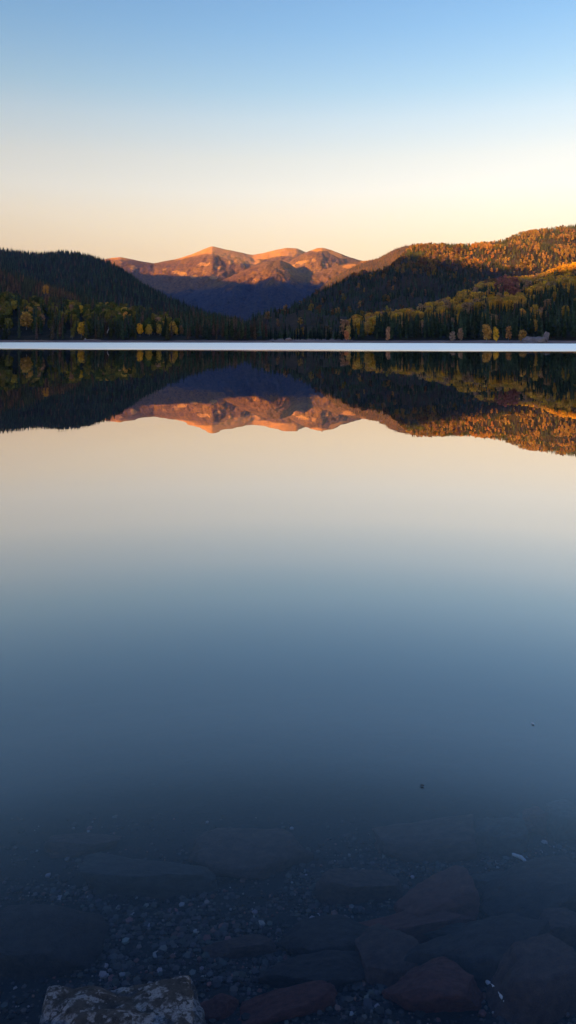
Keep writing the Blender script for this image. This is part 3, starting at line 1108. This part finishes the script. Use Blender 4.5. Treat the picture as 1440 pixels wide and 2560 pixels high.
def put_rock(name, me, loc, size, rot, label, cat='rock', group=None):
    o = link(bpy.data.objects.new(name, me))
    o.location = loc
    o.scale = size
    o.rotation_euler = rot
    tag(o, label, cat, group)
    return o


def bed_point(px, py):
    d = ray(px, py)
    o = Vector((0, 0, CAM_H))
    k = 0.5
    while k < 30:
        p = o + d * k
        if p.z < near_bed(p.x, p.y):
            return p
        k += 0.02
    return o + d * k


# submerged stones: centre column, row of the lower edge, width and height in pixels
STONES = [
    (895, 2262, 150, 75, M_ROCK_BROWN, 'flat brown slab of stone under water beside the gravel patch', 0.1, 1),
    (1095, 2318, 190, 95, M_ROCK_RED, 'reddish cleft stone under water below the brown slab', 0.5, 2),
    (1025, 2362, 270, 62, M_ROCK_RED, 'long low reddish stone lying under the cleft reddish one', 0.25, 3),
    (1350, 2305, 270, 110, M_ROCK_DARK, 'large dark rounded boulder under water at the right edge', 0.1, 4),
    (980, 2452, 165, 90, M_ROCK_BROWN, 'peaked brown stone under water with a pale ridge', 0.4, 5),
    (1108, 2532, 185, 85, M_ROCK_RED, 'blocky rust red stone at the bottom edge under water', -0.1, 6),
    (1350, 2545, 230, 135, M_ROCK_BROWN, 'large brown boulder in the bottom right corner under water', 0.2, 7),
    (1205, 2452, 290, 110, M_ROCK_DARK, 'broad dark sloping slab under water above the rust red block', 0.45, 8),
    (1400, 2366, 130, 66, M_ROCK_BROWN, 'mid sized brown stone under water against the right edge', 0.0, 9),
    (1085, 2146, 250, 80, M_ROCK_BROWN, 'wide faint brown stone under deeper water, left of centre group', 0.15, 10),
    (1235, 2144, 150, 85, M_ROCK_GREY, 'faint grey stone under deeper water next to the wide brown one', 0.3, 11),
    (1345, 2092, 90, 55, M_ROCK_RED, 'small faint reddish stone far out under the water', 0.0, 12),
    (1415, 2112, 110, 90, M_ROCK_GREY, 'faint grey stone far out at the right edge under water', 0.2, 13),
    (845, 2418, 210, 82, M_ROCK_DARK, 'wide dark slab under water left of the peaked brown stone', 0.0, 14),
    (815, 2470, 220, 55, M_ROCK_DARK, 'low dark stone near the bottom edge under water, left of the rust red block', 0.1, 15),
    (1280, 2232, 165, 45, M_ROCK_GREY, 'thin grey slab under water above the large dark boulder', 0.1, 16),
    (1055, 2262, 75, 30, M_ROCK_RED, 'small flat red stone under water between the brown slab and the cleft stone', 0.3, 17),
    (345, 2252, 270, 80, M_ROCK_GREY, 'smooth grey slab under water left of the gravel', -0.1, 18),
    (105, 2440, 250, 125, M_ROCK_DARK, 'dark smooth boulder under water at the left edge', 0.1, 19),
    (650, 2188, 250, 95, M_ROCK_BROWN, 'broad brown slab under water at the top of the gravel', 0.05, 20),
    (700, 2552, 190, 55, M_ROCK_RED, 'low red stone at the bottom edge beside the lichen rock', 0.3, 21),
    (545, 2562, 75, 60, M_ROCK_RED, 'small dark red stone touching the lichen rock', 0.2, 22),
    (1180, 2375, 230, 45, M_ROCK_DARK, 'narrow dark stone under water right of the long reddish one', -0.15, 23),
    (190, 2140, 180, 40, M_ROCK_BROWN, 'faint low brown stone far out on the left under water', 0.1, 24),
    (590, 2400, 130, 40, M_ROCK_BROWN, 'half buried brown stone in the middle of the gravel patch', 0.0, 25),
]
for px, py, wpx, hpx, mat, label, rz, sd in STONES:
    p = bed_point(px, py - hpx * 0.35)
    d = (p - Vector((0, 0, CAM_H))).length
    w = wpx / F * d
    hgt = hpx / F * d
    down = max(0.3, -ray(px, py).normalized().z)
    dep = min(w * 0.75, hgt * 0.95 / down)
    me = rock_mesh('stone', sd, mat, sub=5, cuts=9 + sd % 5, rough=0.085, nsc=1.9, cut_lo=0.5, cut_hi=0.82)
    zz = near_bed(p.x, p.y)
    put_rock('stone', me, (p.x, p.y, zz + hgt * 0.12), (w * 0.58, dep * 0.5, min(hgt * 0.62, w * 0.42)), (0.0, 0.0, rz), label, 'stone')

# the pale lichen rock at the bottom left, its top just under the surface
p = at_z(300, 2560, -0.05)
me = rock_mesh('lichen_rock', 83, M_ROCK_LICHEN, sub=5, cuts=5, rough=0.10, cut_lo=0.68, cut_hi=0.86)
put_rock('lichen_rock', me, (p.x - 0.02, p.y - 0.03, -0.152), (0.25, 0.175, 0.25), (0.0, -0.11, 0.16), 'pale lichen speckled rock at the bottom left, its rounded top breaking the surface', 'rock')

# gravel between the stones
items = []
peb = []
for s in range(5):
    me = rock_mesh('pebble_shape', 400 + s, M_ROCK_GREY, sub=1, cuts=3, rough=0.15)
    v = np.array([tuple(q.co) for q in me.vertices])
    t_ = np.array([tuple(q.vertices) for q in me.polygons])
    bpy.data.meshes.remove(me)
    peb.append((v, t_))
m, nt = new_mat('gravel_stone')
t = NT(nt)
out(t, principled(t, t.n('ShaderNodeAttribute', attribute_name='tint').outputs['Color'], 0.85, 0.3))
M_GRAVEL = m
GPATCH = [(470, 2330, 330, 130), (760, 2260, 130, 110), (1000, 2170, 200, 60), (1330, 2170, 150, 60), (680, 2420, 160, 70), (1290, 2500, 70, 60), (880, 2480, 120, 60), (300, 2400, 160, 50), (200, 2250, 160, 50), (1080, 2350, 350, 200)]
n_g = 0
while n_g < 17000:
    px, py = rt.uniform(-30, 1470), 2040 + 540 * rt.random() ** 0.8
    q = max(math.exp(-((px - a_) / c_) ** 2 - ((py - b_) / d_) ** 2) for a_, b_, c_, d_ in GPATCH[:-1])
    q = max(q, 0.10) * (0.55 + 0.9 * fbm(px * 0.012, py * 0.02, 3, 3))
    if rt.random() > q:
        continue
    n_g += 1
    p = bed_point(px, py)
    sz = 0.0018 + 0.0065 * rt.random() ** 5
    w = rt.random()
    if w < 0.90:
        col = jit((0.042, 0.036, 0.031), rt, 0.85)
    elif w < 0.96:
        col = jit((0.17, 0.145, 0.125), rt, 0.6)
    else:
        col = jit((0.13, 0.06, 0.045), rt, 0.4)
    items.append((p.x, p.y, near_bed(p.x, p.y) + 0.018 * fbm(p.x * 4, p.y * 4, 0, 4) + sz * 0.4 + 0.3, sz, rt.uniform(1.0, 2.2), col))
go = forest('gravel', items, peb, M_GRAVEL, 'dark gravel with pale flecks on the lake bed')

# sticks lying on the lake bed
for a, b, label in [((1282, 2156), (1322, 2182), 'short pale stick on the lake bed above the large dark boulder'), ((1212, 2478), (1262, 2532), 'thin pale stick on the lake bed between two bottom right stones')]:
    p, q = bed_point(*a), bed_point(*b)
    V, T = tube([p + Vector((0, 0, .03)), (p + q) / 2 + Vector((0.004, 0, .036)), q + Vector((0, 0, .03))], [0.005, 0.007, 0.004], 7)
    tag(mesh_obj('stick', V, T, M_DEADWOOD, smooth=True), label, 'stick')

# floating leaves and specks on the calm surface
m, nt = new_mat('dry_leaf')
t = NT(nt)
out(t, principled(t, t.n('ShaderNodeObjectInfo').outputs['Color'], 0.7, 0.3))
M_DRYLEAF = m
for px, py, size, col, label in [(1332, 1808, 0.009, (0.6, 0.55, 0.5), 'tiny pale leaf afloat on the water at the right'), (1055, 1963, 0.009, (0.03, 0.03, 0.03), 'tiny dark leaf afloat right of the middle of the water')]:
    p = at_z(px, py, 0.004)
    V = [(-1, 0, 0), (-0.5, 0.38, 0.06), (0.3, 0.42, 0.1), (1.0, 0, 0.02), (0.3, -0.4, 0.1), (-0.5, -0.36, 0.06), (0, 0, 0.0)]
    V = V + [(v[0], v[1], v[2] + 0.04) for v in V]
    Fc = [(i, (i + 1) % 6, 6) for i in range(6)] + [((i + 1) % 6 + 7, i + 7, 13) for i in range(6)] + [(i, i + 7, (i + 1) % 6 + 7, (i + 1) % 6) for i in range(6)]
    o = mesh_obj('floating_leaf', V, Fc, M_DRYLEAF)
    o.location = p
    o.scale = (size, size, size * 0.6)
    o.rotation_euler = (0, 0, rt.uniform(0, 3))
    o.color = (*col, 1)
    tag(o, label, 'leaf')

# grey outcrop on the right shore, with a pointed block at its right end
Yo = 309
p0 = at(1340, 851, Yo)
me = rock_mesh('outcrop', 51, M_OUTCROP, sub=5, cuts=9, rough=0.14, cut_lo=0.5, cut_hi=0.8, nsc=2.6)
put_rock('boulder', me, (p0.x, Yo + 2, ground_z(p0.x, Yo) + 1.0), (6.6, 3.0, 3.2), (0, -0.02, 0.1), 'long grey rock outcrop on the right shore', 'boulder')
p1 = at(1373, 848, Yo)
me = rock_mesh('outcrop_block', 58, M_OUTCROP, sub=4, cuts=9, rough=0.12, cut_lo=0.45, cut_hi=0.75, nsc=2.2)
put_rock('boulder', me, (p1.x, Yo + 4.5, ground_z(p1.x, Yo) + 2.0), (1.9, 1.6, 3.9), (0, 0.3, 0.4), 'pointed grey block behind the right end of the long outcrop', 'boulder')
# brown boulder at the valley mouth
p0 = at(720, 850, 392)
me = rock_mesh('brown_boulder', 63, M_OUTBROWN, sub=4, cuts=7, rough=0.1)
put_rock('boulder', me, (p0.x, 392, ground_z(p0.x, 392) + 0.55), (2.0, 1.4, 1.35), (0, 0, 0.2), 'rounded brown boulder on the beach at the valley mouth', 'boulder')
p0 = at(683, 853, 384)
me = rock_mesh('white_boulder', 64, M_OUTCROP, sub=3, cuts=6, rough=0.1)
put_rock('boulder', me, (p0.x, 384, ground_z(p0.x, 384) + 0.15), (0.9, 0.6, 0.4), (0, 0, 0.5), 'small pale boulder on the beach below the left headland', 'boulder')

# dead pale tree leaning out of the left shore forest
pa, pb = at(269, 828, 456), at(277, 816, 456)
base = Vector((pa.x - 0.5, 456, land_z(pa.x, 456) - 0.3))
V, T = merge([tube([base, pa, (pa + pb) / 2 + Vector((-.1, 0, .1)), pb], [0.32, 0.28, 0.24, 0.1], 7), tube([pa + Vector((0.3, 0, 0.5)), pa + Vector((1.2, -.3, 1.9))], [0.11, 0.04], 5), tube([(pa + pb) / 2, (pa + pb) / 2 + Vector((-0.9, -.2, 1.0))], [0.1, 0.03], 5)])
o = mesh_obj('dead_tree', V, T, M_DEADWOOD, smooth=True)
tag(o, 'bleached dead trunk leaning out of the dark left shore forest', 'dead tree')
# driftwood
for (ax, ay), (bx, by), Y, r_, label in [((38, 848.5), (82, 847), 432, 0.28, 'pale driftwood log on the left beach near the frame edge'), ((78, 847.5), (124, 848.5), 430, 0.24, 'long thin driftwood log on the left beach'), ((212, 852), (252, 851), 428, 0.3, 'low driftwood log on the left beach beside a stump'), ((1090, 853.5), (1140, 854.2), 332, 0.16, 'thin driftwood pole on the right beach')]:
    a, b = at(ax, ay, Y), at(bx, by, Y + 2)
    a.z, b.z = ground_z(a.x, Y) + r_ * 0.7, ground_z(b.x, Y + 2) + r_ * 0.8
    mid_ = (a + b) / 2 + Vector((0, 0.2, 0.12))
    V, T = merge([tube([a, mid_, b], [r_, r_ * 0.85, r_ * 0.5], 8), tube([mid_, mid_ + Vector((0.8, -0.3, 0.9))], [r_ * 0.4, r_ * 0.12], 5)])
    tag(mesh_obj('driftwood', V, T, M_DRIFT, smooth=True), label, 'driftwood')
ps = at(213, 850, 429)
zg = ground_z(ps.x, 429)
V, T = merge([tube([(ps.x, 429, zg - .2), (ps.x, 429, zg + 0.5), (ps.x + 0.1, 429, zg + 1.3)], [0.75, 0.48, 0.4], 9), tube([(ps.x, 429, zg + .2), (ps.x + 1.2, 428.6, zg)], [.28, .1], 5), tube([(ps.x, 429, zg + .2), (ps.x - 1.1, 428.8, zg)], [.26, .1], 5)])
tag(mesh_obj('stump', V, T, M_DRIFT, smooth=True), 'weathered tree stump on the left beach beside a log', 'stump')

# ---------------------------------------------------------------- air
HAZE = 3.3e-5
if HAZE:
    m, nt = new_mat('haze_air')
    t = NT(nt)
    pv = t.n('ShaderNodeVolumePrincipled', ins={'Color': (0.20, 0.37, 1.0, 1), 'Absorption Color': (1, 1, 1, 1), 'Density': HAZE, 'Anisotropy': 0.0})
    out(t, None, pv.outputs[0])
    bx = (-9500, 9500, -9500, 9900, -10.0, 1150.0)
    V = [(bx[i], bx[2 + j], bx[4 + k]) for i in (0, 1) for j in (0, 1) for k in (0, 1)]
    Fc = [(0, 1, 3, 2), (4, 6, 7, 5), (0, 4, 5, 1), (2, 3, 7, 6), (0, 2, 6, 4), (1, 5, 7, 3)]
    tag(mesh_obj('haze', V, Fc, m), 'thin blue evening haze', kind='stuff')

# ---------------------------------------------------------------- camera and render settings
cam = bpy.data.cameras.new('camera')
co = link(bpy.data.objects.new('camera', cam))
co.location = (0, 0, CAM_H)
co.rotation_euler = (PI / 2, 0, 0)
cam.sensor_fit = 'VERTICAL'
cam.shift_y = -(1280.0 - HORIZON) / 2560
cam.sensor_height = 36.0
cam.lens = 36.0 * F / 2560
cam.clip_start = 0.05
cam.clip_end = 60000
scn.camera = co
scn.view_settings.view_transform = 'Standard'
scn.view_settings.look = 'None'
scn.view_settings.exposure = 1.5
scn.view_settings.gamma = 1
cy = scn.cycles
cy.use_denoising = True
try:
    cy.denoiser = 'OPENIMAGEDENOISE'
except Exception:
    pass
cy.max_bounces = 8
cy.diffuse_bounces = 2
cy.glossy_bounces = 3
cy.transparent_max_bounces = 12
cy.volume_bounces = 0
cy.use_adaptive_sampling = True
cy.adaptive_threshold = 0.02
print('conifers', n_con, 'left forest', n_left, 'objects', len(scn.objects))
